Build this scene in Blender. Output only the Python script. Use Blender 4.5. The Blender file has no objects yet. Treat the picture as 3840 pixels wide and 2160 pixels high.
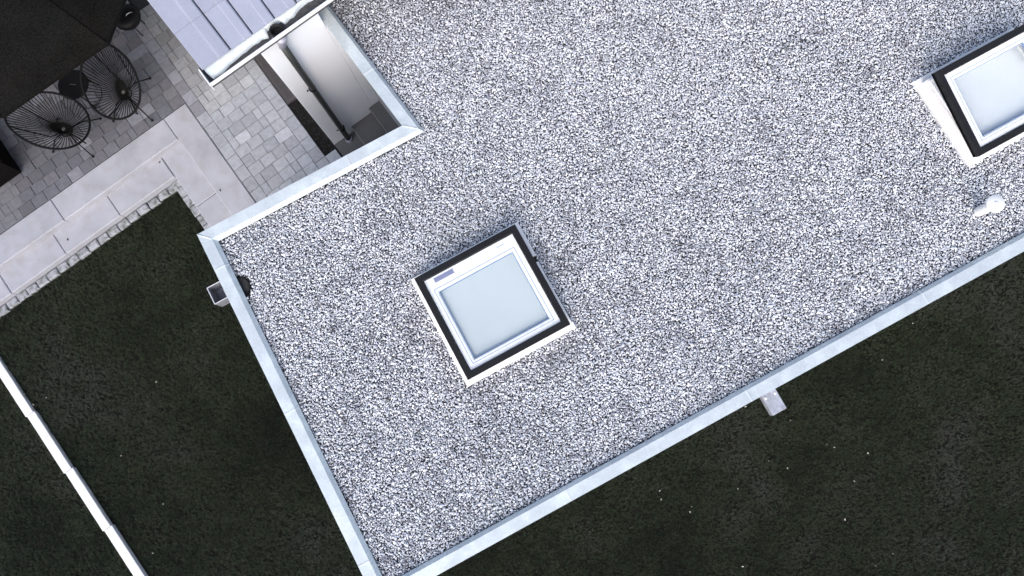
import bpy, bmesh, math, random
import numpy as np
from mathutils import Vector, Matrix, Euler

rnd = random.Random(7)
rng = np.random.default_rng(11)
scene = bpy.context.scene
COL = scene.collection
R_ = math.radians

# ------------------------------------------------------------------ camera
cam_d = bpy.data.cameras.new("camera")
cam_d.sensor_width = 36.0
cam_d.lens = 29.06
cam_d.clip_start = 0.1
cam_d.clip_end = 400.0
cam = bpy.data.objects.new("camera", cam_d)
COL.objects.link(cam)
cam.matrix_world = Matrix(((0.9988314, 0.0, 0.04833055, 0.0),
                           (0.00723647, 0.98872713, -0.14955364, 0.0),
                           (-0.04778573, 0.14972861, 0.9875717, 11.0),
                           (0, 0, 0, 1)))
scene.camera = cam

# ------------------------------------------------------------------ sky, sun, exposure
SUN_EL, SUN_AZ = R_(42), R_(184)           # azimuth clockwise from +Y
world = bpy.data.worlds.new("World")
scene.world = world
world.use_nodes = True
wn = world.node_tree
sky = wn.nodes.new("ShaderNodeTexSky")
sky.sky_type = 'NISHITA'
sky.sun_disc = False
sky.sun_elevation = SUN_EL
sky.sun_rotation = SUN_AZ
sky.air_density = 1.0
sky.dust_density = 3.2
sky.ozone_density = 1.0
bg = wn.nodes["Background"]
bg.inputs["Strength"].default_value = 0.14
wn.links.new(sky.outputs[0], bg.inputs["Color"])
sd = bpy.data.lights.new("sun", 'SUN')
sd.energy = 1.3
sd.angle = R_(75)
sd.color = (1.0, 0.99, 0.975)
sun = bpy.data.objects.new("sun", sd)
COL.objects.link(sun)
sdir = Vector((math.sin(SUN_AZ) * math.cos(SUN_EL), math.cos(SUN_AZ) * math.cos(SUN_EL), math.sin(SUN_EL)))
sun.rotation_euler = sdir.to_track_quat('Z', 'Y').to_euler()
sun.location = (0, 0, 30)

vs = scene.view_settings
scene.display_settings.display_device = 'sRGB'
vs.view_transform = 'Standard'
vs.look = 'None'
vs.exposure = 0.71
vs.gamma = 1.0
vs.use_curve_mapping = False
scene.cycles.max_bounces = 8
scene.cycles.transparent_max_bounces = 12

# ------------------------------------------------------------------ frames of the place
# the house and its garden are laid out on one pair of axes, the flat-roofed annex on another, 8 degrees off
def _ax(a):
    return Vector((math.cos(R_(a)), math.sin(R_(a))))
HU, HV, AU, AV = _ax(37.0), _ax(127.0), _ax(28.8), _ax(118.8)
def hw(u, v, z=0.0):
    p = HU * u + HV * v
    return Vector((p.x, p.y, z))
def aw(u, v, z=0.0):
    p = AU * u + AV * v
    return Vector((p.x, p.y, z))
HROT, AROT = R_(37.0), R_(28.8)
ZC = 2.75            # top of the annex coping
ZG = 2.675           # gravel level
ZL = -0.30           # lawn level (patio paving is z = 0)
PITCH = R_(30)

# ------------------------------------------------------------------ materials
def mat(name, color, rough=0.7, metallic=0.0, var=0.0, scale=6.0, fine=0.0, fscale=80.0,
        bump=0.0, bscale=120.0, objcol=False, spec=0.5, tint=None, tscale=2.0, coat=0.0):
    m = bpy.data.materials.new(name)
    m.use_nodes = True
    nt = m.node_tree
    N, L = nt.nodes, nt.links
    b = N["Principled BSDF"]
    b.inputs["Roughness"].default_value = rough
    b.inputs["Metallic"].default_value = metallic
    b.inputs["Specular IOR Level"].default_value = spec
    if coat:
        b.inputs["Coat Weight"].default_value = coat
    tc = N.new("ShaderNodeTexCoord")
    geo = N.new("ShaderNodeNewGeometry")
    if objcol:
        oi = N.new("ShaderNodeObjectInfo")
        src = oi.outputs["Color"]
    else:
        rgb = N.new("ShaderNodeRGB")
        rgb.outputs[0].default_value = (*color, 1)
        src = rgb.outputs[0]
    def noise(sc, detail=4.0):
        n = N.new("ShaderNodeTexNoise")
        n.inputs["Scale"].default_value = sc
        n.inputs["Detail"].default_value = detail
        L.new(geo.outputs["Position"], n.inputs["Vector"])
        return n
    def modulate(src, fac, amount):
        mr = N.new("ShaderNodeMapRange")
        mr.inputs["From Min"].default_value = 0.3
        mr.inputs["From Max"].default_value = 0.7
        mr.inputs["To Min"].default_value = 1 - amount
        mr.inputs["To Max"].default_value = 1 + amount
        L.new(fac, mr.inputs["Value"])
        mx = N.new("ShaderNodeVectorMath")
        mx.operation = 'SCALE'
        L.new(src, mx.inputs[0])
        L.new(mr.outputs[0], mx.inputs["Scale"])
        return mx.outputs[0]
    if tint is not None:
        n = noise(tscale, 5.0)
        mr = N.new("ShaderNodeMapRange")
        mr.inputs["From Min"].default_value = 0.45
        mr.inputs["From Max"].default_value = 0.68
        L.new(n.outputs["Fac"], mr.inputs["Value"])
        mix = N.new("ShaderNodeMix")
        mix.data_type = 'RGBA'
        L.new(mr.outputs[0], mix.inputs["Factor"])
        L.new(src, mix.inputs[6])
        mix.inputs[7].default_value = (*tint, 1)
        src = mix.outputs[2]
    if var:
        src = modulate(src, noise(scale).outputs["Fac"], var)
    if fine:
        src = modulate(src, noise(fscale, 2.0).outputs["Fac"], fine)
    L.new(src, b.inputs["Base Color"])
    if bump:
        n = noise(bscale, 3.0)
        bp = N.new("ShaderNodeBump")
        bp.inputs["Strength"].default_value = bump
        bp.inputs["Distance"].default_value = 0.01
        L.new(n.outputs["Fac"], bp.inputs["Height"])
        L.new(bp.outputs[0], b.inputs["Normal"])
    return m

def instmat(name, stops, rough, spec=0.5, attr="tone"):
    """material of scattered pieces: the colour of each piece comes from its own 'tone' value"""
    m = bpy.data.materials.new(name)
    m.use_nodes = True
    nt = m.node_tree
    N, L = nt.nodes, nt.links
    b = N["Principled BSDF"]
    b.inputs["Roughness"].default_value = rough
    b.inputs["Specular IOR Level"].default_value = spec
    a = N.new("ShaderNodeAttribute")
    a.attribute_type = 'INSTANCER'
    a.attribute_name = attr
    cr = N.new("ShaderNodeValToRGB")
    el = cr.color_ramp.elements
    while len(el) < len(stops):
        el.new(0.5)
    for e, (p, c) in zip(el, stops):
        e.position = p
        e.color = (*c, 1)
    L.new(a.outputs["Fac"], cr.inputs[0])
    L.new(cr.outputs[0], b.inputs["Base Color"])
    return m

M = {}
M['galv'] = mat("galvanised_sheet", (0.58, 0.635, 0.66), 0.42, 0.2, var=0.07, scale=7, fine=0.06, fscale=45, tint=(0.66, 0.72, 0.73), tscale=3.5)
M['galv_seam'] = mat("galvanised_seam", (0.74, 0.77, 0.79), 0.35, 0.2, var=0.05, scale=12)
M['galv_spout'] = mat("galvanised_spout", (0.42, 0.43, 0.48), 0.4, 0.3, var=0.25, scale=14, fine=0.1, fscale=40)
M['hopper'] = mat('hopper_zinc', (0.24, 0.245, 0.28), 0.5, 0.2, var=0.3, scale=14)
M['render_wall'] = mat("white_render", (0.77, 0.79, 0.83), 0.9, var=0.02, scale=2, bump=0.25, bscale=260)
M['annex_wall'] = mat('annex_grey_render', (0.33, 0.34, 0.37), 0.9, var=0.05, scale=2, bump=0.25, bscale=260)
M['membrane'] = mat("bitumen_membrane", (0.035, 0.035, 0.037), 0.85, var=0.3, scale=10, bump=0.3)
M['black_frame'] = mat("black_sash", (0.0125, 0.0128, 0.0145), 0.5, var=0.15, scale=5, spec=0.2)
M['black_side'] = mat("black_seal", (0.004, 0.004, 0.0045), 0.8, spec=0.05)
M['pvc'] = mat("white_pvc", (0.83, 0.81, 0.80), 0.4, var=0.04, scale=5, tint=(0.73, 0.71, 0.69), tscale=6)
M['pvc_in'] = mat("white_inner_frame", (0.94, 0.94, 0.94), 0.45)
M['groove'] = mat("blue_grey_gasket", (0.22, 0.32, 0.50), 0.6)
M['blind'] = mat("pale_blue_pane", (0.575, 0.635, 0.65), 0.3, var=0.03, scale=3)
M['blind_pale'] = mat('white_blue_pane', (0.74, 0.78, 0.80), 0.3, var=0.03, scale=3)
M['plate'] = mat("rating_plate", (0.26, 0.27, 0.42), 0.4, var=0.06, scale=40)
M['concrete'] = mat("step_concrete", (0.385, 0.39, 0.435), 0.85, var=0.10, scale=2.6, fine=0.08, fscale=220, bump=0.15, bscale=300, tint=(0.35, 0.345, 0.37), tscale=6.0)
M['paver'] = mat("paver_concrete", (0.3, 0.3, 0.3), 0.88, objcol=True, var=0.14, scale=16, fine=0.12, fscale=160, bump=0.35, bscale=170)
M['joint'] = mat("joint_sand", (0.025, 0.025, 0.027), 0.95, var=0.3, scale=30)
M['edging'] = mat("edging_concrete", (0.33, 0.34, 0.37), 0.9, var=0.2, scale=18, fine=0.1, fscale=160, tint=(0.10, 0.11, 0.09), tscale=14)
M['soil'] = mat("lawn_soil", (0.012, 0.012, 0.009), 0.95, var=0.4, scale=5, fine=0.4, fscale=60, spec=0.1)
M['tile'] = mat("roof_tile_grey", (0.34, 0.35, 0.43), 0.62, var=0.06, scale=5, fine=0.08, fscale=110, bump=0.15, bscale=200, objcol=True)
M['deck'] = mat("roof_deck", (0.10, 0.10, 0.11), 0.9)
M['gutter_white'] = mat("gutter_white_rim", (0.82, 0.83, 0.84), 0.35)
M['gutter_in'] = mat("gutter_inside_silt", (0.065, 0.065, 0.068), 0.8, var=0.35, scale=25, bump=0.5, bscale=60)
M['gutter_strip'] = mat("gutter_frost", (0.72, 0.79, 0.83), 0.5, var=0.10, scale=14, bump=0.3, bscale=40)
M['pipe'] = mat("weathered_downpipe", (0.050, 0.052, 0.050), 0.38, 0.3, var=0.2, scale=6)
M['funnel'] = mat("zinc_funnel", (0.36, 0.36, 0.43), 0.45, 0.3, var=0.15, scale=20)
M['black'] = mat("black_hole", (0.006, 0.006, 0.006), 0.7)
M['dark_step'] = mat("anthracite_step", (0.10, 0.10, 0.105), 0.8, var=0.12, scale=5, fine=0.1, fscale=150)
M['step_nose'] = mat("step_nosing", (0.20, 0.20, 0.20), 0.7, var=0.1, scale=10)
M['brown_plate'] = mat("brown_grey_plate", (0.055, 0.050, 0.053), 0.7, var=0.15, scale=12, fine=0.2, fscale=120)
M['plate_line'] = mat("plate_frame_metal", (0.13, 0.125, 0.13), 0.5, 0.3)
M['rod'] = mat("black_steel", (0.007, 0.007, 0.008), 0.7, spec=0.12)
M['hubcap'] = mat('grey_hub_cap', (0.10, 0.10, 0.095), 0.7)
M['cord'] = mat("black_cord", (0.007, 0.007, 0.007), 0.9, spec=0.08)
M['canopy'] = mat("anthracite_canopy", (0.0085, 0.0088, 0.0085), 0.95, var=0.3, scale=2.0, fine=0.5, fscale=55, spec=0.06, tint=(0.0095, 0.0086, 0.0078), tscale=1.4)
M['cover'] = mat("black_cover_fabric", (0.005, 0.0045, 0.0045), 0.9, var=0.2, scale=5, spec=0.05)
M['alu'] = mat("brushed_aluminium", (0.6, 0.6, 0.6), 0.3, 0.8)
M['enamel'] = mat("black_enamel", (0.005, 0.005, 0.006), 0.45, spec=0.15)
M['white_kerb'] = mat("white_painted_kerb", (0.80, 0.80, 0.81), 0.75, var=0.05, scale=5, fine=0.03, fscale=90, tint=(0.70, 0.69, 0.66), tscale=4)
M['vent'] = mat("white_plastic", (0.84, 0.84, 0.83), 0.4, var=0.03, scale=12)
M['leaf'] = mat('dark_leaf', (0.02, 0.02, 0.018), 0.8)
M['petal'] = mat("pale_petal", (0.50, 0.48, 0.42), 0.8)
M['gravel'] = instmat("roof_gravel_stone", [(0.0, (0.05, 0.048, 0.045)), (0.12, (0.22, 0.22, 0.235)), (0.36, (0.44, 0.45, 0.50)),
                                            (0.62, (0.66, 0.68, 0.73)), (1.0, (0.90, 0.905, 0.91))], 0.75, 0.3)
M['dgravel'] = instmat("dark_splash_gravel", [(0.0, (0.004, 0.004, 0.004)), (1.0, (0.022, 0.019, 0.017))], 0.9, 0.2)
M['grass'] = instmat("grass_blade", [(0.0, (0.008, 0.010, 0.007)), (0.30, (0.025, 0.036, 0.021)), (0.55, (0.045, 0.061, 0.035)),
                                     (0.75, (0.062, 0.073, 0.051)), (1.0, (0.090, 0.093, 0.078))], 0.8, 0.2)

def glass_mat():
    m = bpy.data.materials.new("clear_glass")
    m.use_nodes = True
    nt = m.node_tree
    N, L = nt.nodes, nt.links
    N.remove(N["Principled BSDF"])
    tr = N.new("ShaderNodeBsdfTransparent")
    tr.inputs[0].default_value = (0.985, 0.99, 0.99, 1)
    gl = N.new("ShaderNodeBsdfGlossy")
    gl.inputs["Roughness"].default_value = 0.02
    mx = N.new("ShaderNodeMixShader")
    mx.inputs[0].default_value = 0.035
    L.new(tr.outputs[0], mx.inputs[1])
    L.new(gl.outputs[0], mx.inputs[2])
    L.new(mx.outputs[0], N["Material Output"].inputs[0])
    return m
M['glass'] = glass_mat()

# ------------------------------------------------------------------ object helpers
def tag(o, label=None, cat=None, group=None, kind=None):
    if label: o["label"] = label
    if cat: o["category"] = cat
    if group: o["group"] = group
    if kind: o["kind"] = kind
    return o

def empty(name, loc=(0, 0, 0), rz=0.0):
    o = bpy.data.objects.new(name, None)
    o.empty_display_size = 0.2
    COL.objects.link(o)
    o.location = loc
    o.rotation_euler = (0, 0, rz)
    return o

class MB:
    """collects shapes for one mesh object"""
    def __init__(s):
        s.v, s.f, s.sm = [], [], []
    def add(s, verts, faces, smooth=False):
        o = len(s.v)
        s.v += [tuple(p) for p in verts]
        s.f += [tuple(i + o for i in f) for f in faces]
        s.sm += [smooth] * len(faces)
        return s
    def box(s, x0, x1, y0, y1, z0, z1, ch=0.0):
        if ch <= 0:
            v = [(x0, y0, z0), (x1, y0, z0), (x1, y1, z0), (x0, y1, z0), (x0, y0, z1), (x1, y0, z1), (x1, y1, z1), (x0, y1, z1)]
            return s.add(v, [(0, 3, 2, 1), (4, 5, 6, 7), (0, 1, 5, 4), (1, 2, 6, 5), (2, 3, 7, 6), (3, 0, 4, 7)])
        v = []
        for (d, z) in ((0, z0), (0, z1 - ch), (ch, z1)):
            v += [(x0 + d, y0 + d, z), (x1 - d, y0 + d, z), (x1 - d, y1 - d, z), (x0 + d, y1 - d, z)]
        f = [(0, 3, 2, 1), (8, 9, 10, 11)]
        for k in (0, 4):
            for i in range(4):
                j = (i + 1) % 4
                f.append((k + i, k + j, k + 4 + j, k + 4 + i))
        return s.add(v, f)
    def ring(s, o, i, z0, z1, bevel=0.0):
        """rectangular frame: o, i = (x0, x1, y0, y1) outer and inner; bevel widens the opening at the top"""
        def c(r, z, d=0.0):
            return [(r[0] - d, r[2] - d, z), (r[1] + d, r[2] - d, z), (r[1] + d, r[3] + d, z), (r[0] - d, r[3] + d, z)]
        v = c(o, z0) + c(o, z1) + c(i, z1, bevel) + c(i, z0)
        f = []
        for a, b in ((0, 4), (4, 8), (8, 12), (12, 0)):
            for k in range(4):
                j = (k + 1) % 4
                f.append((a + k, a + j, b + j, b + k))
        return s.add(v, f)
    def prism(s, poly, z0, z1):
        n = len(poly)
        v = [(p[0], p[1], z0) for p in poly] + [(p[0], p[1], z1) for p in poly]
        f = [tuple(range(n - 1, -1, -1)), tuple(range(n, 2 * n))]
        f += [(i, (i + 1) % n, n + (i + 1) % n, n + i) for i in range(n)]
        return s.add(v, f)
    def tube(s, pts, r, sides=8, closed=False, caps=True):
        pts = [Vector(p) for p in pts]
        n = len(pts)
        rr = r if isinstance(r, (list, tuple)) else [r] * n
        vs_, fs = [], []
        up = Vector((0, 0, 1))
        for i, p in enumerate(pts):
            a = pts[(i - 1) % n] if (closed or i > 0) else p
            b = pts[(i + 1) % n] if (closed or i < n - 1) else p
            t = (b - a).normalized()
            x = t.cross(up)
            if x.length < 1e-3:
                x = t.cross(Vector((1, 0, 0)))
            x.normalize()
            y = x.cross(t).normalized()
            for k in range(sides):
                an = 2 * math.pi * k / sides
                vs_.append(p + (x * math.cos(an) + y * math.sin(an)) * rr[i])
        m = n if closed else n - 1
        for i in range(m):
            for k in range(sides):
                j, q = (i + 1) % n, (k + 1) % sides
                fs.append((i * sides + k, i * sides + q, j * sides + q, j * sides + k))
        if caps and not closed:
            fs.append(tuple(range(sides - 1, -1, -1)))
            fs.append(tuple(range((n - 1) * sides, n * sides)))
        return s.add(vs_, fs, True)
    def lathe(s, prof, cx=0, cy=0, seg=24, cap_top=True, cap_bot=True):
        vs_, fs = [], []
        for (r, z) in prof:
            for k in range(seg):
                a = 2 * math.pi * k / seg
                vs_.append((cx + r * math.cos(a), cy + r * math.sin(a), z))
        for i in range(len(prof) - 1):
            for k in range(seg):
                q = (k + 1) % seg
                fs.append((i * seg + k, i * seg + q, (i + 1) * seg + q, (i + 1) * seg + k))
        s.add(vs_, fs, True)
        n = len(prof)
        if cap_bot: s.add(vs_[:seg], [tuple(range(seg - 1, -1, -1))])
        if cap_top: s.add(vs_[(n - 1) * seg:], [tuple(range(seg))])
        return s
    def mesh(s, name, m):
        me = bpy.data.meshes.new(name)
        me.from_pydata(s.v, [], s.f)
        if m: me.materials.append(m)
        me.polygons.foreach_set("use_smooth", s.sm)
        bm = bmesh.new()
        bm.from_mesh(me)
        bmesh.ops.recalc_face_normals(bm, faces=bm.faces)
        bm.to_mesh(me)
        bm.free()
        return me
    def build(s, name, m, parent=None, loc=(0, 0, 0), rz=0.0):
        o = bpy.data.objects.new(name, s.mesh(name, m))
        COL.objects.link(o)
        o.location = loc
        o.rotation_euler = (0, 0, rz)
        if parent: o.parent = parent
        return o

def bevelled(o, w=0.004, seg=2):
    md = o.modifiers.new("bevel", 'BEVEL')
    md.width = w
    md.segments = seg
    md.limit_method = 'ANGLE'
    return o

# ------------------------------------------------------------------ scattering (gravel, grass): instances of a few shapes
def proto_collection(name, meshes):
    c = bpy.data.collections.new(name)
    for i, me in enumerate(meshes):
        c.objects.link(bpy.data.objects.new("%s_%02d" % (name, i), me))
    return c

def scatter(name, pts, rot, scl, idx, tone, protos, label, cat):
    me = bpy.data.meshes.new(name)
    me.vertices.add(len(pts))
    me.vertices.foreach_set("co", np.asarray(pts, np.float32).ravel())
    for an, ty, data in (("rot", 'FLOAT_VECTOR', rot), ("scl", 'FLOAT_VECTOR', scl), ("tone", 'FLOAT', tone), ("pick", 'INT', idx)):
        at = me.attributes.new(an, ty, 'POINT')
        key = "vector" if ty == 'FLOAT_VECTOR' else "value"
        at.data.foreach_set(key, np.asarray(data, np.int32 if ty == 'INT' else np.float32).ravel())
    o = bpy.data.objects.new(name, me)
    COL.objects.link(o)
    ng = bpy.data.node_groups.new(name + "_scatter", 'GeometryNodeTree')
    ng.interface.new_socket("Geometry", in_out='INPUT', socket_type='NodeSocketGeometry')
    ng.interface.new_socket("Geometry", in_out='OUTPUT', socket_type='NodeSocketGeometry')
    N, L = ng.nodes, ng.links
    gi, go = N.new("NodeGroupInput"), N.new("NodeGroupOutput")
    ci = N.new("GeometryNodeCollectionInfo")
    ci.inputs["Collection"].default_value = protos
    ci.inputs["Separate Children"].default_value = True
    ci.inputs["Reset Children"].default_value = True
    iop = N.new("GeometryNodeInstanceOnPoints")
    iop.inputs["Pick Instance"].default_value = True
    def na(n, ty):
        x = N.new("GeometryNodeInputNamedAttribute")
        x.data_type = ty
        x.inputs["Name"].default_value = n
        return x.outputs["Attribute"]
    L.new(gi.outputs[0], iop.inputs["Points"])
    L.new(ci.outputs[0], iop.inputs["Instance"])
    L.new(na("pick", 'INT'), iop.inputs["Instance Index"])
    L.new(na("rot", 'FLOAT_VECTOR'), iop.inputs["Rotation"])
    L.new(na("scl", 'FLOAT_VECTOR'), iop.inputs["Scale"])
    L.new(iop.outputs[0], go.inputs[0])
    md = o.modifiers.new("scatter", 'NODES')
    md.node_group = ng
    tag(o, label, cat, kind="stuff")
    return o

def value_noise(x, y, cell, seed):
    r = np.random.default_rng(seed).random((256, 256))
    gx, gy = x / cell + 100.0, y / cell + 100.0
    ix, iy = np.floor(gx).astype(int), np.floor(gy).astype(int)
    fx, fy = gx - ix, gy - iy
    fx, fy = fx * fx * (3 - 2 * fx), fy * fy * (3 - 2 * fy)
    g = lambda a, b: r[(ix + a) % 256, (iy + b) % 256]
    return (g(0, 0) * (1 - fx) + g(1, 0) * fx) * (1 - fy) + (g(0, 1) * (1 - fx) + g(1, 1) * fx) * fy

def stone_mesh(i, m):
    bm = bmesh.new()
    bmesh.ops.create_icosphere(bm, subdivisions=2, radius=0.5)
    r = random.Random(100 + i)
    ax = [Vector((r.uniform(-1, 1), r.uniform(-1, 1), r.uniform(-1, 1))).normalized() for _ in range(6)]
    am = [r.uniform(0.05, 0.16) for _ in ax]
    for v in bm.verts:
        d = v.co.normalized()
        k = 1.0
        for a, q in zip(ax, am):
            k -= q * max(0.0, d.dot(a) - 0.35) * 1.6
        v.co = d * 0.5 * k
    for f in bm.faces: f.smooth = True
    me = bpy.data.meshes.new("stone")
    bm.to_mesh(me)
    bm.free()
    me.materials.append(m)
    return me

# ================================================================== SETTING
# ground sheet
g = MB()
n = 60
for i in range(n + 1):
    for j in range(n + 1):
        x, y = -60 + 120 * i / n, -60 + 120 * j / n
        g.v.append((x, y, ZL - 0.02))
for i in range(n):
    for j in range(n):
        a = i * (n + 1) + j
        g.f.append((a, a + n + 1, a + n + 2, a + 1))
        g.sm.append(False)
tag(g.build("ground", M['soil']), "dark soil of the lawn around the annex", kind="structure")

# ------------------------------------------------------------------ patio: bed + pavers
patio = MB().add([hw(-1.562, 2.6, -0.03), hw(-0.23, 2.6, -0.03), hw(-0.23, 11.0, -0.03), hw(-6.6, 11.0, -0.03), hw(-6.6, 6.6, -0.03), hw(-1.562, 6.6, -0.03)],
                 [(0, 1, 2, 3, 4, 5)]).build("patio", M['joint'])
tag(patio, "paved patio beside the house", kind="structure")
patio_fill = MB().prism([hw(-1.6, 2.6), hw(-0.21, 2.6), hw(-0.21, 11.0), hw(-6.6, 11.0), hw(-6.6, 6.59), hw(-1.6, 6.59)], ZL - 0.1, -0.034).build("bedding", M['joint'], patio)

GAP = 0.005
def paver_mesh(w, d):
    return MB().box(-w / 2 + GAP / 2, w / 2 - GAP / 2, -d / 2 + GAP / 2, d / 2 - GAP / 2, -0.07, 0.0, 0.004).mesh("paver", M['paver'])
pmesh = {}
def pm(w, d):
    k = (round(w, 3), round(d, 3))
    if k not in pmesh: pmesh[k] = paver_mesh(*k)
    return pmesh[k]

pavers = []      # (u, v, w, d, zone)
def lane(u0, u1, v0, v1, step):
    v = v0
    while v < v1:
        pavers.append(((u0 + u1) / 2, v + step / 2, u1 - u0, step, 'lane'))
        v += step
ROW = 0.163
lane(-1.552, -1.38, 3.35, 8.9, 0.198)
lane(-0.578, -0.408, 4.15, 8.0, 0.192)
def field(u0, u1, v0, v1, zone, seed):
    r = random.Random(seed)
    v, k = v0, 0
    W = u1 - u0
    while v < v1 - 0.02:
        lead = (0.105, 0.205, 0.155, 0.205, 0.105)[k % 5] if zone == 'field' else (0.105, 0.205, 0.15)[k % 3]
        u = u0
        widths = [lead]
        while sum(widths) < W - 0.14:
            rem = W - sum(widths)
            w = 0.205 if rem > 0.30 or rem < 0.215 else 0.105
            if r.random() < 0.10 and rem > 0.4: w = 0.10
            if rem - w < 0.07: w = rem
            widths.append(w)
        widths[-1] += W - sum(widths)
        for w in widths:
            pavers.append((u + w / 2, v + ROW / 2, w, ROW, zone))
            u += w
        v += ROW
        k += 1
field(-1.38, -0.578, 3.30, 8.1, 'field', 3)
field(-5.75, -1.552, 6.60, 9.2, 'terrace', 5)
# strip of pavers at the foot of the dark steps
pavers.append((-0.318, 4.64, 0.178, 0.17, 'lane'))
pavers.append((-0.318, 4.465, 0.178, 0.17, 'lane'))

def paver_tone(u, v, zone):
    t = rnd.gauss(0.365, 0.024)
    if rnd.random() < 0.07: t *= 1.24
    if rnd.random() < 0.08: t *= 0.90
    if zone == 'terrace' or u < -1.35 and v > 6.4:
        # the sitting area: darker pavers; the further from the steps the darker
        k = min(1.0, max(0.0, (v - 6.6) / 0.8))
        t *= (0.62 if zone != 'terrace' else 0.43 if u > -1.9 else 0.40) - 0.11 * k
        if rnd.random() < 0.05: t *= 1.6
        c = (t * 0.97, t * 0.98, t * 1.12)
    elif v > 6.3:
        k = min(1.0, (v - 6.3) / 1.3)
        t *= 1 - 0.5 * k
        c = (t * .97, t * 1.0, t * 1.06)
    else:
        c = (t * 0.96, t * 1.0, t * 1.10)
    q = rnd.uniform(-0.004, 0.006)
    return (c[0] + q, c[1], c[2] - q * 0.6, 1)

def seen(p):     # pavers that lie clear of the annex and the house and near enough to be told apart
    return math.hypot(p[0] + 1.9, p[1] - 6.3)
pavers.sort(key=seen)
rest = MB()
for i, (u, v, w, d, zone) in enumerate(pavers):
    dz = rnd.uniform(-0.004, 0.003)
    if i < 300:
        o = bpy.data.objects.new("paver", pm(w, d))
        COL.objects.link(o)
        o.parent = patio
        o.location = hw(u + rnd.uniform(-.0015, .0015), v + rnd.uniform(-.0015, .0015), dz)
        o.rotation_euler = (rnd.gauss(0, .006), rnd.gauss(0, .006), HROT + rnd.gauss(0, .006))
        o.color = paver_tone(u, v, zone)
    else:
        pts = [hw(u + sx * (w - GAP) / 2, v + sy * (d - GAP) / 2) for sx, sy in ((-1, -1), (1, -1), (1, 1), (-1, 1))]
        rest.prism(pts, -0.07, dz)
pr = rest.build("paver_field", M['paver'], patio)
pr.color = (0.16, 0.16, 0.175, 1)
tag(pr, kind="stuff")

# ------------------------------------------------------------------ concrete steps round the patio
steps = empty("garden_steps", hw(-1.93, 6.4, ZL), HROT)
tag(steps, "pale concrete block steps running along two sides of the patio", "steps")
def step_block(u0, u1, v0, v1, z0, z1):
    cu, cv = (u0 + u1) / 2, (v0 + v1) / 2
    mb = MB().box(u0 - cu + .0025, u1 - cu - .0025, v0 - cv + .0025, v1 - cv - .0025, z0 - z1, 0, 0.012)
    o = mb.build("step_block", M['concrete'])
    o.parent = steps
    o.matrix_parent_inverse = Matrix.Identity(4)
    loc = Vector((cu + 1.93, cv - 6.4, z1 - ZL))
    o.location = loc + Vector((0, 0, rnd.uniform(-.003, .003)))
    o.rotation_euler = (rnd.gauss(0, .002), rnd.gauss(0, .002), rnd.gauss(0, .0015))
    return o
for a, b in ((-5.80, -3.872), (-3.872, -1.934), (-7.7, -5.80)):
    step_block(a, b, 6.205, 6.597, -0.149, 0.0)
step_block(-1.934, -1.558, 4.40, 6.597, -0.149, 0.0)
step_block(-1.934, -1.558, 2.60, 4.40, -0.149, 0.0)
for a, b in ((-6.02, -5.09), (-5.09, -4.16), (-4.16, -3.235), (-3.235, -2.303), (-6.95, -6.02)):
    step_block(a, b, 5.855, 6.40, -0.40, -0.150)
step_block(-2.300, -1.75, 5.295, 6.40, -0.40, -0.150)
step_block(-2.300, -1.75, 4.33, 5.295, -0.40, -0.150)
step_block(-2.300, -1.75, 3.36, 4.33, -0.40, -0.150)

# edging stones between the steps and the lawn
edge = empty("lawn_edging", hw(-2.4, 5.8, ZL), HROT)
tag(edge, "row of small edging stones between steps and lawn", kind="structure")
emesh = [MB().box(-.085 + .004, .085 - .004, -.055, .055, -0.12, 0, 0.012).mesh("edging_stone", M['edging']) for _ in range(1)]
def edging(u, v, rz):
    o = bpy.data.objects.new("edging_stone", emesh[0])
    COL.objects.link(o)
    o.parent = edge
    o.location = (u + 2.4 + rnd.uniform(-.006, .006), v - 5.8 + rnd.uniform(-.006, .006), 0.035 + rnd.uniform(-.008, .008))
    o.rotation_euler = (rnd.gauss(0, .04), rnd.gauss(0, .04), rz + rnd.gauss(0, .03))
k = 0
u = -2.44
while u > -6.9:
    edging(u, 5.792, 0.0)
    u -= 0.173
v = 5.72
edging(-2.34, 5.80, 0.1)
while v > 3.6:
    edging(-2.358, v - 0.05, math.pi / 2)
    v -= 0.173

# ------------------------------------------------------------------ lawn grass
def lawn_mask(x, y, edge_noise):
    hu, hv = x * HU.x + y * HU.y, x * HV.x + y * HV.y
    au, av = x * AU.x + y * AU.y, x * AV.x + y * AV.y
    annex = (au > -2.30) & (av > -0.76)
    terrace = (hv > 5.745 + edge_noise) & (hu < -2.2)
    side = (hu > -2.415 + edge_noise) & (av > 3.2)
    t = (hv - 4.3) / (2.35 - 4.3)
    ku = -5.86 + (0.09) * t
    kerb = (hu > ku - 0.005) & (hu < ku + 0.125)
    return ~(annex | terrace | side | kerb)
DENS = 1900
gx, gy = [], []
area = 17.0 * 15.0
cnt = int(area * DENS)
x = rng.uniform(-9.4, 7.6, cnt)
y = rng.uniform(-6.2, 8.8, cnt)
keep = lawn_mask(x, y, rng.normal(0, 0.028, cnt))
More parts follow.
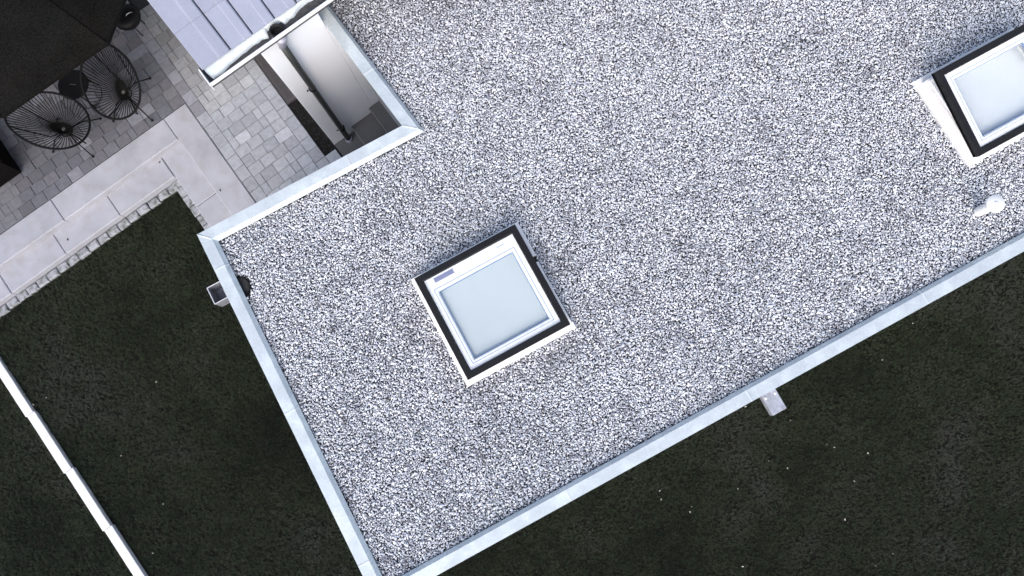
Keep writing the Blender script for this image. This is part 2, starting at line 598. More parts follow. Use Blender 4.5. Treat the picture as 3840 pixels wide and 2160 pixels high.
# only where the garden lies open round the annex
av = x * AV.x + y * AV.y
au = x * AU.x + y * AU.y
hu_, hv_ = x * HU.x + y * HU.y, x * HV.x + y * HV.y
keep &= (hv_ < 6.2) & (av > -5.6) & (y > -3.7)
x, y = x[keep], y[keep]
c = len(x)
big = value_noise(x, y, 1.7, 1) * 0.5 + value_noise(x, y, 0.55, 2) * 0.3 + value_noise(x, y, 0.16, 3) * 0.2
dry = value_noise(x + 9, y, 1.3, 4) * 0.55 + value_noise(x, y + 5, 0.4, 5) * 0.45
hu_ = x * HU.x + y * HU.y
tone = -0.10 + 1.18 * big + rng.normal(0, 0.085, c)
tone += np.where((dry > 0.60), (dry - 0.60) * 0.9, 0)
tone += np.where(hu_ < -5.8, 0.10 + 0.25 * np.maximum(0, dry - 0.5), 0)
tone = np.clip(tone, 0, 1)
hgt = rng.uniform(0.65, 1.25, c) * (0.8 + 0.4 * big)
wid = rng.uniform(0.8, 1.3, c)
def tuft(i):
    r = random.Random(40 + i)
    mb = MB()
    for k in range(11):
        a, rad = r.uniform(0, 6.28), r.uniform(0, 0.016)
        bx, by = rad * math.cos(a), rad * math.sin(a)
        d = r.uniform(0, 6.28)
        ln, h, w = r.uniform(.006, .026), r.uniform(.018, .040), r.uniform(.0012, .0024)
        px, py = -math.sin(d) * w, math.cos(d) * w
        ex, ey = math.cos(d) * ln, math.sin(d) * ln
        mb.add([(bx - px, by - py, 0), (bx + px, by + py, 0), (bx + ex * .45 + px * .8, by + ey * .45 + py * .8, h * .7),
                (bx + ex * .45 - px * .8, by + ey * .45 - py * .8, h * .7), (bx + ex, by + ey, h)], [(0, 1, 2, 3), (3, 2, 4)])
    me = bpy.data.meshes.new("tuft")
    me.from_pydata(mb.v, [], mb.f)
    me.materials.append(M['grass'])
    return me
tufts = proto_collection("grass_tuft", [tuft(i) for i in range(6)])
scatter("lawn_grass", np.stack([x, y, np.full(c, ZL - 0.02)], 1),
        np.stack([np.zeros(c), np.zeros(c), rng.uniform(0, 6.28, c)], 1), np.stack([wid, wid, hgt], 1),
        rng.integers(0, 6, c), tone, tufts, "short dark green lawn around the annex", "lawn")

# ================================================================== ANNEX
annex = empty("flat_roof_annex", aw(-2.3, -0.8, ZL), AROT)
tag(annex, "low annex with a gravel covered flat roof and pale metal edge coping", "building")
AINV = annex.matrix_world
def AL(u, v, z):            # annex axes -> local to the annex empty
    return (u + 2.3, v + 0.8, z - ZL)
def HA(u, v):               # house axes -> annex axes
    p = HU * u + HV * v
    return (p.dot(AU), p.dot(AV))
def build_annex(mb, name, m, parent=None):
    o = mb.build(name, m)
    o.parent = parent or annex
    if parent is None or parent is annex:
        pass
    return o
# outline of the roof edge (outer face of the coping), annex axes
C1 = (-2.357, 3.362)
C2 = HA(0.537, 3.316)
C3 = HA(0.537, 5.5)
C0 = (-2.357, -0.825)
CE = (10.5, -0.825)
CF = (10.5, 6.0)
def line_off(poly, d):
    """inset polygon (ccw) by d"""
    n = len(poly)
    out = []
    for i in range(n):
        p0, p1, p2 = Vector(poly[i - 1]), Vector(poly[i]), Vector(poly[(i + 1) % n])
        d1, d2 = (p1 - p0).normalized(), (p2 - p1).normalized()
        n1, n2 = Vector((-d1.y, d1.x)), Vector((-d2.y, d2.x))
        b = (n1 + n2)
        b = b / b.dot(n1)
        out.append(tuple(p1 + b * d))
    return out
outer = [C0, CE, CF, HA(0.537, 7.0), C3, C2, C1]
wall_o = line_off(outer, 0.035)
wall_i = line_off(outer, 0.115)
def recess_side(poly, d, hu):
    """the wall of the recess stands back under its wide coping"""
    a, b = HA(hu, 0.0), HA(hu, 1.0)
    vv_ = C1[1] - d
    t = (vv_ - a[1]) / (b[1] - a[1])
    poly[5] = (a[0] + (b[0] - a[0]) * t, vv_)
    poly[4], poly[3] = HA(hu, 5.5), HA(hu, 7.0)
recess_side(wall_o, 0.035, 0.648)
recess_side(wall_i, 0.115, 0.672)
mb = MB()
nw = len(outer)
vv = [AL(*p, ZL - 0.2) for p in wall_o] + [AL(*p, ZC - 0.02) for p in wall_o] + [AL(*p, ZC - 0.02) for p in wall_i] + [AL(*p, ZG - 0.3) for p in wall_i]
ff = []
for i in range(nw):
    j = (i + 1) % nw
    for a in (0, nw, 2 * nw):
        ff.append((a + i, a + j, a + nw + j, a + nw + i))
mb.add(vv, ff)
build_annex(mb, "wall", M['annex_wall'])
roofp = line_off(outer, 0.10)
recess_side(roofp, 0.10, 0.660)
mb = MB().add([AL(*p, ZG - 0.030) for p in roofp], [tuple(range(nw))])
build_annex(mb, "roof_membrane", M['membrane'])

# coping panels: lengths of bent sheet; profile (inset from outer edge, z)
PROF = [(0.0, ZC - 0.055), (0.0, ZC), (0.115, ZC - 0.004), (0.150, ZC - 0.056)]
ins = [line_off(outer, p[0]) for p in PROF]
def coping_run(i0, cuts):
    """run from outline corner i0 to the next; cuts = fractions where the sheet is jointed"""
    i1 = (i0 + 1) % nw
    fr = [0.0] + cuts + [1.0]
    for a, b in zip(fr[:-1], fr[1:]):
        mb = MB()
        vs_ = []
        for t in (a, b):
            for k, (d, z) in enumerate(PROF):
                # keep joints square to the run, mitres at the corners
                o0, o1 = Vector(outer[i0]), Vector(outer[i1])
                q0, q1 = Vector(ins[k][i0]), Vector(ins[k][i1])
                if t in (0.0, 1.0):
                    p = q0 if t == 0.0 else q1
                else:
                    dr = (o1 - o0).normalized()
                    nn = Vector((-dr.y, dr.x))
                    p = o0.lerp(o1, t) + nn * d
                vs_.append(AL(p.x, p.y, z))
        mb.add(vs_, [(0, 1, 5, 4), (1, 2, 6, 5), (2, 3, 7, 6)])
        o = build_annex(mb, "coping_panel", M['galv'])
        md = o.modifiers.new("sheet", 'SOLIDIFY'); md.thickness = 0.003; md.offset = 1
        if b < 1.0:
            o0, o1 = Vector(outer[i0]), Vector(outer[i1])
            dr = (o1 - o0).normalized(); nn = Vector((-dr.y, dr.x))
            c = o0.lerp(o1, b)
            sm = MB()
            w = 0.007
            vs2 = []
            for s_ in (-w, w):
                for d, z in PROF:
                    p = c + dr * s_ + nn * d
                    vs2.append(AL(p.x, p.y, z + 0.006))
            sm.add(vs2, [(0, 1, 5, 4), (1, 2, 6, 5), (2, 3, 7, 6)])
            so = sm.build("coping_seam", M['galv_seam']); so.parent = o
            md = so.modifiers.new("sheet", 'SOLIDIFY'); md.thickness = 0.004; md.offset = 0
    # raised mitre seam at the end corner
    p0, p1 = Vector(outer[i1]), Vector(ins[2][i1])
    sm = MB().tube([AL(p0.x, p0.y, ZC + 0.004), AL(p1.x, p1.y, ZC - 0.002)], 0.007, 6)
    so = sm.build("coping_seam", M['galv_seam']); so.parent = o
def frac(i0, p):
    a, b = Vector(outer[i0]), Vector(outer[(i0 + 1) % nw])
    d = b - a
    return (Vector(p) - a).dot(d) / d.dot(d)
coping_run(0, [frac(0, (-0.24, 0)), frac(0, (1.77, 0)), frac(0, (3.77, 0)), frac(0, (5.77, 0)), frac(0, (7.77, 0))])
coping_run(6, [frac(6, (0, 2.928)), frac(6, (0, 1.26)), frac(6, (0, -0.40))])
coping_run(5, [frac(5, (-0.618, 0))])
coping_run(4, [frac(4, HA(0.537, 4.024))])

# bare drain spot with a strainer, by the left edge
dr = MB()
for k in range(15):
    a0 = -math.pi / 2 + math.pi * k / 14
    p = (-2.222 + 0.105 * math.cos(a0), 2.665 + 0.115 * math.sin(a0))
    dr.tube([AL(p[0], p[1], ZG - 0.03), AL(p[0] - .004, p[1], ZG + 0.012)], 0.006, 5)
dr.tube([AL(-2.222 + 0.105 * math.cos(-math.pi / 2 + math.pi * k / 20), 2.665 + 0.115 * math.sin(-math.pi / 2 + math.pi * k / 20), ZG + 0.012) for k in range(21)], 0.004, 5)
build_annex(dr, "drain_strainer", M['rod'])

# ------------------------------------------------------------------ skylights
def skylight(name, label, cu, cv, fw, fd, sw, sdp, tilt, cassette, notch=False):
    """flange fw x fd, sash sw x sdp (annex axes), hinged along the lower edge"""
    root = empty(name, aw(cu, cv, ZG - 0.05), AROT)
    tag(root, label, "skylight", "skylights in the gravel roof")
    z0 = -0.07
    zt = 0.085 - 0.0      # flange top above root (root at ZG-0.05)
    F = (-fw / 2, fw / 2, -fd / 2, fd / 2)
    S = (-sw / 2, sw / 2, -sdp / 2, sdp / 2)
    K = (-sw / 2 + .02, sw / 2 - .02, -sdp / 2 + .02, sdp / 2 - .02)
    O = (-sw / 2 + .085, sw / 2 - .085, -sdp / 2 + .085, sdp / 2 - .085)
    if notch:
        strips = [(F[0], F[1], F[2], K[2] + .01), (F[0], F[1], K[3] - .01, F[3]), (F[0], K[0] + .01, K[2] + .0101, K[3] - .0101),
                  (K[1] - .01, F[1], K[3] - .33, K[3] - .0101), (K[1] - .01, F[1] - 0.013, K[2] + .0101, K[3] - .40)]
    else:
        strips = [(F[0], F[1], F[2], K[2] + .01), (F[0], F[1], K[3] - .01, F[3]), (F[0], K[0] + .01, K[2] + .0101, K[3] - .0101),
                  (K[1] - .01, F[1], K[2] + .0101, K[3] - .0101)]
    for s in strips:
        MB().box(s[0], s[1], s[2], s[3], z0, zt, 0.006).build("flange_strip", M['pvc'], root)
    cu_ = MB().ring(K, O, z0 + 0.01, 0.172).build("upstand", M['pvc'], root)
    lip = MB().ring((K[0] + .022, K[1] - .022, K[2] + .022, K[3] - .022), (K[0] + .034, K[1] - .034, K[2] + .034, K[3] - .034), 0.165, 0.183).build("upstand_lip", M['pvc_in'], cu_)
    # fixed glazing low in the upstand
    MB().box(O[0] - .01, O[1] + .01, O[2] - .01, O[3] + .01, 0.132, 0.150).build("lower_pane", M['blind'] if cassette else M['blind_pale'], root)
    # sash
    sash = empty("sash", (0, -sdp / 2, 0.186))
    sash.parent = root
    sash.rotation_euler = (tilt, 0, 0)
    def rect(a): return (-sw / 2 + a, sw / 2 - a, a, sdp - a)
    I = (-sw / 2 + .065, sw / 2 - .065, .065, sdp - .065)
    fo = MB().ring(rect(0), (I[0] + .012, I[1] - .012, I[2] + .012, I[3] - .012), 0.0, 0.048, 0.014).build("sash_frame", M['black_frame'], sash)
    bevelled(fo, 0.003, 2)
    MB().ring((-sw / 2 + .003, sw / 2 - .003, .003, sdp - .003), (-sw / 2 + .02, sw / 2 - .02, .02, sdp - .02), -0.045 if tilt else -0.018, 0.0005).build("seal", M['black_side'], sash)
    MB().box(I[0] + .006, I[1] - .006, I[2] + .006, I[3] - .006, 0.026, 0.031).build("glass_pane", M['glass'], sash)
    P = (-sw / 2 + .142, sw / 2 - .142, .142, sdp - .142 - (0.077 if cassette else 0.0))
    MB().ring((I[0] - .004, I[1] + .004, I[2] - .004, I[3] + .004), P, -0.030, 0.020, 0.0).build("inner_frame", M['pvc_in'], sash)
    def grow(r, d): return (r[0] - d, r[1] + d, r[2] - d, r[3] + d)
    MB().ring(grow(P, .0240), grow(P, .0185), 0.0195, 0.0208).build("gasket", M['groove'], sash)
    MB().ring(grow(P, -.0005), grow(P, -.010), -0.028, 0.008).build("glazing_bead", M['pvc_in'], sash)
    MB().ring(grow(P, -.0105), grow(P, -.018), -0.026, -0.000).build("gasket", M['groove'], sash)
    if cassette:
        yb = sdp - .061
        MB().box(-0.408, -0.187, yb - .078, yb - .030, 0.0195, 0.0220).build("rating_plate", M['plate'], sash)
        MB().box(-0.192, -0.1872, yb - .074, yb - .034, 0.0221, 0.0228).build("plate_edge", M['pvc_in'], sash)
        MB().box(0.30, 0.385, yb - .062, yb - .056, 0.0195, 0.0212).build("slot", M['groove'], sash)
        MB().box(I[0] + .02, I[1] - .02, yb - .118, yb - .1165, 0.0195, 0.0208).build("cover_joint", M['pvc'], sash)
    if tilt:
        MB().tube([(0.0, sdp * .97, -0.02), (0.0, sdp * .985, -0.16)], 0.008, 8).build("opener_rod", M['alu'], sash)
    return root
skylight("skylight", "closed square black framed skylight in the middle of the gravel roof", 0.004, 1.255, 1.245, 1.245, 1.152, 1.155, 0.0, True, True)
skylight("skylight", "tilted open black framed skylight near the white vent pipe", 4.899 + 0.60, 0.678, 1.20, 1.038, 1.11, 0.945, R_(11.5), False)

# ------------------------------------------------------------------ vent pipe, spout, hopper
vp = empty("vent_pipe", aw(4.743, -0.28, ZG - 0.05), AROT)
tag(vp, "white plastic vent pipe with a round cap standing in the gravel", "vent pipe")
MB().lathe([(0.050, 0.0), (0.048, 0.33)], seg=28).build("pipe", M['vent'], vp)
cap = MB().lathe([(0.060, 0.345), (0.084, 0.347), (0.087, 0.352), (0.087, 0.372), (0.083, 0.377), (0.02, 0.380)], seg=36).build("cap", M['vent'], vp)
MB().lathe([(0.020, 0.3795), (0.019, 0.386), (0.010, 0.388)], seg=20).build("cap_boss", M['vent'], cap)

ch = empty("overflow_spout", aw(1.975, -0.79, ZC - 0.20), AROT)
tag(ch, "galvanised square overflow spout sticking out under the lower roof edge", "spout")
sp = MB().box(-0.078, 0.078, -0.262, 0.0, 0.0, 0.12)
spo = sp.build("spout_body", M['galv_spout'], ch)
bevelled(spo, 0.004, 2)
for sx in (-0.052, 0.052):
    MB().lathe([(0.013, 0.1195), (0.012, 0.127), (0.006, 0.130)], sx, -0.082, seg=12).build("bolt_head", M['gutter_white'], ch)

hp = empty("rain_hopper", aw(-2.47, 2.755, ZC - 0.37), AROT)
tag(hp, "open galvanised rainwater hopper box hanging under the left roof edge", "hopper")
bx0, bx1, by0, by1 = -0.082, 0.142, -0.098, 0.098
hb = MB().ring((bx0, bx1, by0, by1), (bx0 + .004, bx1 - .004, by0 + .004, by1 - .004), 0.02, 0.22)
hb.box(bx0 + .002, bx1 - .002, by0 + .002, by1 - .002, 0.012, 0.022)
hb.build("box", M['hopper'], hp)
MB().ring((bx0 - .002, bx1 + .002, by0 - .002, by1 + .002), (bx0 + .006, bx1 - .006, by0 + .006, by1 - .006), 0.220, 0.226).build("rim", M['galv_seam'], hp)
MB().box(0.030, 0.098, -0.075, 0.045, 0.075, 0.10).build("spill_plate", M['galv'], hp)
MB().box(0.072, 0.084, -0.070, 0.045, 0.10, 0.175).build("overflow_flap", M['gutter_white'], hp)
MB().box(0.098, 0.112, -0.070, 0.048, 0.10, 0.19).build("overflow_flap", M['gutter_white'], hp)
MB().lathe([(0.045, -2.60), (0.045, 0.015)], 0.055, 0.0, seg=16).build("downpipe", M['galv_spout'], hp)

# ------------------------------------------------------------------ gravel
def in_poly(px, py, poly):
    ins_ = np.zeros(len(px), bool)
    n = len(poly)
    for i in range(n):
        x0, y0 = poly[i]
        x1, y1 = poly[(i + 1) % n]
        c = ((y0 > py) != (y1 > py)) & (px < (x1 - x0) * (py - y0) / (y1 - y0 + 1e-12) + x0)
        ins_ ^= c
    return ins_
gpoly = line_off(outer, 0.148)
def jitter_grid(sp, u0, u1, v0, v1, j, seed):
    r = np.random.default_rng(seed)
    a, b = np.meshgrid(np.arange(u0, u1, sp), np.arange(v0, v1, sp * .87))
    a = a + (np.arange(a.shape[0])[:, None] % 2) * sp / 2
    a, b = a.ravel(), b.ravel()
    return a + r.uniform(-j, j, a.size) * sp, b + r.uniform(-j, j, a.size) * sp
PU, PV, PZ, PS = [], [], [], []
for sp, zz, smin, smax, sd_ in ((0.0175, -0.015, 0.012, 0.022, 21), (0.0240, -0.005, 0.014, 0.029, 22), (0.080, 0.001, 0.022, 0.037, 23)):
    u, v = jitter_grid(sp, -2.3, 7.4, -0.8, 6.2, 0.46, sd_)
    ok = in_poly(u, v, gpoly)
    ok &= ~((np.abs(u - 0.004) < 0.615) & (np.abs(v - 1.255) < 0.615))
    ok &= ~((u > 4.91) & (u < 6.08) & (np.abs(v - 0.678) < 0.51))
    ok &= ~(np.hypot(u - 4.743, v + 0.28) < 0.058)
    ok &= ~((np.hypot((u + 2.222) / 0.118, (v - 2.665) / 0.128) < 1.0) & (u > -2.35))
    # keep to what can be seen from above the garden: nothing under the house eaves
    hv = (u * AU.x + v * AV.x) * HV.x + (u * AU.y + v * AV.y) * HV.y
    ok &= hv < 5.4
    u, v = u[ok], v[ok]
    PU.append(u); PV.append(v)
    hn = value_noise(u, v, 0.28, sd_ + 50) - 0.5
    PZ.append(ZG + zz + rng.normal(0, 0.004, len(u)) + 0.010 * hn)
    t = rng.beta(1.3, 2.8, len(u))
    PS.append(smin + (smax - smin) * t)
u, v, z, s = (np.concatenate(q) for q in (PU, PV, PZ, PS))
c = len(u)
px = u * AU.x + v * AV.x
py = u * AU.y + v * AV.y
tone = np.clip(rng.beta(1.5, 1.25, c) * 0.96 + 0.04, 0, 1)
dirt = value_noise(u, v, 0.22, 77) * 0.6 + value_noise(u, v, 0.09, 78) * 0.4
tone *= 1 - 0.30 * np.clip((dirt - 0.58) / 0.2, 0, 1)
# stones get darker along the edge beside the tiled roof and toward the house
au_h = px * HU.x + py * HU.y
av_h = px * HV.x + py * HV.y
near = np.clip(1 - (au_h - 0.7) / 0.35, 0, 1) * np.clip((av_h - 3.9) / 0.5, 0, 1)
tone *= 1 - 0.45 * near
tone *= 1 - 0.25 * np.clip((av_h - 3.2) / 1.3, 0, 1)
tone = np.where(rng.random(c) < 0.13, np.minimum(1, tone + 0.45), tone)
el = rng.uniform(0.75, 1.35, c)
scl = np.stack([s * el, s / np.sqrt(el), s * rng.uniform(0.55, 0.85, c)], 1)
rot = np.stack([rng.normal(0, 0.30, c), rng.normal(0, 0.30, c), rng.uniform(0, 6.28, c)], 1)
stones = proto_collection("gravel_stone", [stone_mesh(i, M['gravel']) for i in range(10)])
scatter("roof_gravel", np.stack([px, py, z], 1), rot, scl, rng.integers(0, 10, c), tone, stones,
        "white and grey rounded gravel covering the flat roof", "gravel")

# ================================================================== HOUSE
house = empty("house", hw(-0.205, 4.78, 0.0), HROT)
tag(house, "white rendered house with a pale grey tiled roof and white gutter", "house")
def HL(u, v, z): return (u + 0.205, v - 4.78, z)
w = MB()
w.prism([HL(a_, b_, 0)[:2] for a_, b_ in ((-0.205, 4.78), (0.53, 4.78), (0.53, 5.55), (12, 5.55), (12, 14), (-0.205, 14))], ZL, 3.155)
w.prism([HL(a_, b_, 0)[:2] for a_, b_ in ((0.5305, 4.78), (0.655, 4.78), (0.655, 5.40), (0.5305, 5.40))], ZL, 2.66)
bevelled(w.build("wall", M['render_wall'], house), 0.006, 2)
# roof body
EV, EZ = 4.845, 3.27           # eave edge of the lowest tiles
RV = 9.4
zt = EZ + (RV - EV) * math.tan(PITCH)
rb = MB()
t0 = 0.045
pr_ = [(EV + 0.03, EZ - t0 - .02), (EV + 0.03, EZ - t0), (RV, zt - t0 - .02), (2 * RV - EV, EZ - t0), (2 * RV - EV, EZ - t0 - 0.02)]
vs_ = [HL(uu, v_, z_) for uu in (-0.745, 12.0) for v_, z_ in pr_]
rb.add(vs_, [(0, 1, 2, 3, 4), (9, 8, 7, 6, 5), (0, 5, 6, 1), (1, 6, 7, 2), (2, 7, 8, 3), (3, 8, 9, 4), (4, 9, 5, 0)])
roof = rb.build("roof", M['deck'], house)
cp, sp_ = math.cos(PITCH), math.sin(PITCH)
def tile_mesh(w, ln, first=False):
    """pan tile: flat pan, raised side roll on the right, thick rounded nose"""
    sec = [(0.004, 0.0), (0.012, 0.006), (w * .56, 0.006), (w * .59, 0.018), (w * .64, 0.024), (w - .022, 0.024), (w - .010, 0.016), (w - .006, -0.006)]
    mb = MB()
    rows = [(0.0, -0.020), (0.0, -0.004), (0.006, 0.0), (ln, -0.022)]
    vs_ = []
    for (y, dz) in rows:
        for k, (x, h) in enumerate(sec):
            base = dz if dz > -0.019 or y > 0.01 else None
            zz = (h + dz) if base is not None else -0.022
            vs_.append((x, y, zz))
    n = len(sec)
    fs = []
    for r_ in range(len(rows) - 1):
        for k in range(n - 1):
            fs.append((r_ * n + k, r_ * n + k + 1, (r_ + 1) * n + k + 1, (r_ + 1) * n + k))
    mb.add(vs_, fs)
    return mb.mesh("roof_tile", M['tile'])
EXPO = 0.415
TW = 0.272
tm, tv = tile_mesh(TW, EXPO + 0.06), tile_mesh(0.357, EXPO + 0.06)
for course in range(5):
    uu = -0.770
    for kcol in range(9):
        me = tv if kcol == 0 else tm
        wd = 0.357 if kcol == 0 else TW
        o = bpy.data.objects.new("roof_tile", me)
        COL.objects.link(o)
        o.parent = roof
        s0 = course * EXPO
        o.location = HL(uu, EV - 0.03 + s0 * cp, EZ + s0 * sp_ + rnd.uniform(-.002, .002))
        o.rotation_euler = (PITCH, 0, rnd.gauss(0, .002))
        t = rnd.uniform(0.94, 1.05)
        o.color = (0.27 * t, 0.29 * t, 0.375 * t, 1)
        uu += wd
# gutter: open channel along the eave
gu0, gu1 = -0.785, 6.0
gs = [(4.855, EZ + 0.0), (4.852, EZ - .085), (4.800, EZ - .105), (4.700, EZ - .105), (4.652, EZ - .09), (4.648, EZ + .000), (4.640, EZ + .004), (4.634, EZ - .004), (4.640, EZ - .012)]
mb = MB()
vs_ = [HL(a, v_, z_) for a in (gu0, gu1) for v_, z_ in gs]
n = len(gs)
mb.add(vs_, [(i, i + 1, n + i + 1, n + i) for i in range(n - 1)])
gut = mb.build("gutter", M['gutter_in'], house)
md = gut.modifiers.new("sheet", 'SOLIDIFY'); md.thickness = 0.004
MB().box(gu0 + .205, gu1 + .205, 4.628 - 4.78, 4.650 - 4.78, EZ - .03, EZ + .012, 0.004).build("gutter_rim", M['gutter_white'], gut)
MB().box(gu0 + .205 - .012, gu0 + .205, 4.622 - 4.78, 4.846 - 4.78, EZ - .105, EZ + .010).build("gutter_end", M['gutter_white'], gut)
# white strip lying in the back half of the gutter, ragged front edge
fr_ = MB()
nn = 220
f_u = np.linspace(gu0 + .03, 3.4, nn)
rag = 4.752 + 0.05 * (value_noise(f_u * 1.0, f_u * 0, 0.13, 5) - .5) + 0.018 * (value_noise(f_u, f_u * 0, 0.05, 6) - .5) + 0.03 * np.clip((f_u - .1) / .5, -1, 1)
rag = np.maximum(rag + .012, 4.70)
rag = np.where(np.abs(f_u - 0.068) < 0.088, 4.812, rag)
rag[0] = 4.80
vs_ = []
for a, b in zip(f_u, rag):
    vs_ += [HL(a, 4.846, EZ - .040), HL(a, (4.846 + b) / 2, EZ - .046), HL(a, b + .012, EZ - .060), HL(a, b, EZ - .100)]
fr_.add(vs_, [(i * 4 + k, i * 4 + k + 1, i * 4 + k + 5, i * 4 + k + 4) for i in range(nn - 1) for k in range(3)], True)
fr_.build("frost", M['gutter_strip'], gut)
# black outlet collar
oc = MB()
for r0, z0, z1 in ((0.058, EZ - .105, EZ - .02),):
    oc.lathe([(0.070, z0), (0.072, z1 - .01), (0.066, z1), (0.056, z1 - .004), (0.050, z0 + .012)], 0.068 + .205, 4.728 - 4.78, 28, cap_top=True, cap_bot=True)
oc.build("outlet_collar", M['black'], gut)
# funnel and downpipe
dp = MB()
dp.tube([HL(0.030, 4.708, 3.00), HL(0.024, 4.712, 2.4), HL(0.004, 4.722, 0.16), HL(0.004, 4.715, 0.06)], 0.039, 16)
dpo = dp.build("downpipe", M['pipe'], house)
fn = MB().tube([HL(0.062, 4.697, EZ - .100), HL(0.055, 4.697, EZ - .165), HL(0.040, 4.700, 3.04), HL(0.022, 4.704, 2.96)], [0.078, 0.066, 0.043, 0.039], 20)
fn.build("rainwater_funnel", M['funnel'], dpo)
for zc in (1.82, 0.44):
    cl = MB().lathe([(0.044, zc - .014), (0.044, zc + .014)], .205 + .012, 4.718 - 4.78, 18)
    cl.box(.205 + .038, .205 + .060, 4.722 - 4.78, 4.732 - 4.78, zc - .012, zc + .012)
    cl.box(.205 - .060, .205 - .038, 4.722 - 4.78, 4.732 - 4.78, zc - .012, zc + .012)
    cl.build("pipe_clamp", M['rod'], dpo)
MB().lathe([(0.052, 0.004), (0.052, 0.03), (0.044, 0.05)], .205 + .004, 4.712 - 4.78, 22).build("pipe_collar", M['funnel'], dpo)

# dark steps in the corner between house and annex
es = empty("entrance_steps", hw(-0.2, 4.2, 0), HROT)
tag(es, "dark stone steps in the corner between white house wall and annex", "steps")
for u0, u1, zz in ((-0.205, 0.132, 0.004), (0.132, 0.470, 0.165), (0.470, 0.652, 0.326)):
    st = MB().box(u0 + .2, u1 + .2 - .002, -0.55, 0.575, -0.05, zz).build("step", M['dark_step'], es)
    if zz > 0.1:
        MB().box(u0 + .2 - .004, u0 + .2 + .008, -0.55, 0.572, zz - .01, zz + .003).build("step_nosing", M['step_nose'], st)

# strip of black gravel along the house wall
c = 9000
gu = rng.uniform(-0.400, -0.235, c)
gv = rng.uniform(4.735, 9.2, c)
pp = np.stack([gu * HU.x + gv * HV.x, gu * HU.y + gv * HV.y, -0.030 + rng.uniform(-.004, .006, c)], 1)
s = rng.uniform(0.010, 0.020, c)
dst = proto_collection("splash_stone", [stone_mesh(30 + i, M['dgravel']) for i in range(4)])
scatter("splash_gravel", pp, np.stack([rng.normal(0, .5, c), rng.normal(0, .5, c), rng.uniform(0, 6.28, c)], 1),
        np.stack([s, s * .9, s * .7], 1), rng.integers(0, 4, c), rng.random(c), dst, "strip of black gravel along the white house wall", "gravel")

tr = empty("shaft_cover", hw(-0.322, 6.135, 0.0), HROT)
tag(tr, "long brown grey cover plate lying along the house wall", "cover plate")
bevelled(MB().box(-0.078, 0.088, -0.465, 0.465, -0.03, 0.012).build("plate", M['brown_plate'], tr), 0.004, 2)
MB().ring((-0.048, 0.066, -0.435, 0.435), (-0.042, 0.060, -0.429, 0.429), 0.011, 0.0145).build("plate_groove", M['plate_line'], tr)

# ================================================================== GARDEN THINGS
# white kerb between the lawns: each length set a little off the next
kl = empty("white_kerb", hw(-5.8, 2.8, ZL), HROT)
tag(kl, "white garden kerb of straight lengths crossing the lawn", "kerb")
vj = [7.22, 6.245, 5.27, 4.295, 3.32, 2.35, 1.37, 0.39]
for i in range(len(vj) - 1):
    v1, v0 = vj[i], vj[i + 1]
    vm = (v0 + v1) / 2
    u = -5.835 + 0.032 * (4.295 - v1) / 0.975
    mb = MB().box(-0.062, 0.062, -(v1 - v0) / 2 + .003, (v1 - v0) / 2 - .003, -0.2, 0.062, 0.006)
    o = mb.build("kerb_stone", M['white_kerb'], kl, (u + 5.8 + 0.05, vm - 2.8, 0.0), R_(0.8))

# string chairs
def make_chair(label, cu, cv, heading):
    root = empty("string_chair", hw(cu, cv, 0.0), HROT + heading)
    tag(root, label, "chair", "string chairs on the patio")
    def rim(t):
        e = 1.0 + 0.10 * math.cos(t)
        return Vector((0.435 * math.cos(t), 0.385 * math.sin(t) * e, 0.66 - 0.25 * math.cos(t)))
    MB().tube([rim(2 * math.pi * k / 64) for k in range(64)], 0.016, 8, closed=True).build("rim", M['rod'], root)
    hub = Vector((0.0, 0.0, 0.30))
    MB().tube([hub + Vector((0.033 * math.cos(a), 0.033 * math.sin(a), 0)) for a in [2 * math.pi * k / 20 for k in range(20)]], 0.009, 6, closed=True).build("hub_ring", M['rod'], root)
    MB().lathe([(0.029, 0.292), (0.029, 0.302), (0.020, 0.306)], seg=18).build("hub_cap", M['hubcap'], root)
    nc = 56
    for k in range(nc):
        t = 2 * math.pi * (k + 0.5) / nc
        a = rim(t)
        d = Vector((a.x, a.y, 0)).normalized()
        b = hub + d * 0.036
        m1 = a.lerp(b, 0.35) + Vector((0, 0, -0.030))
        m2 = a.lerp(b, 0.70) + Vector((0, 0, -0.034))
        MB().tube([a, m1, m2, b], 0.0056, 4, caps=False).build("cord", M['cord'], root)
    # base: a ring under the seat and four bent legs with round feet
    zr = 0.235
    MB().tube([Vector((0.085 * math.cos(a), 0.085 * math.sin(a), zr)) for a in [2 * math.pi * k / 24 for k in range(24)]], 0.009, 6, closed=True).build("base_ring", M['rod'], root)
    for fx, fy in ((0.335, 0.262), (0.290, -0.300), (-0.30, 0.24), (-0.30, -0.24)):
        d = Vector((fx, fy, 0)).normalized()
        lg = MB().tube([d * 0.07 + Vector((0, 0, zr)), d * 0.17 + Vector((0, 0, zr - .01)), d * 0.22 + Vector((0, 0, zr - .03)), Vector((fx, fy, 0.012))], 0.0085, 8)
        lgo = lg.build("leg", M['rod'], root)
        MB().lathe([(0.010, 0.0), (0.017, 0.006), (0.017, 0.016), (0.009, 0.024)], fx, fy, 12).build("foot", M['rod'], lgo)
    for t in (0.55, -0.55, math.pi - .5, math.pi + .5):
        a = rim(t)
        d = Vector((a.x, a.y, 0)).normalized()
        MB().tube([d * 0.08 + Vector((0, 0, zr)), d * 0.24 + Vector((0, 0, zr + .01)), d * (Vector((a.x, a.y, 0)).length - .03) + Vector((0, 0, a.z - .14)), a], 0.0085, 8).build("support_arm", M['rod'], root)
    return root
make_chair("black string chair nearer the left edge, its seat facing right", -3.088, 7.150, R_(-38.5))
make_chair("black string chair beside the small round table, closer to the house", -2.125, 7.085, R_(-122))

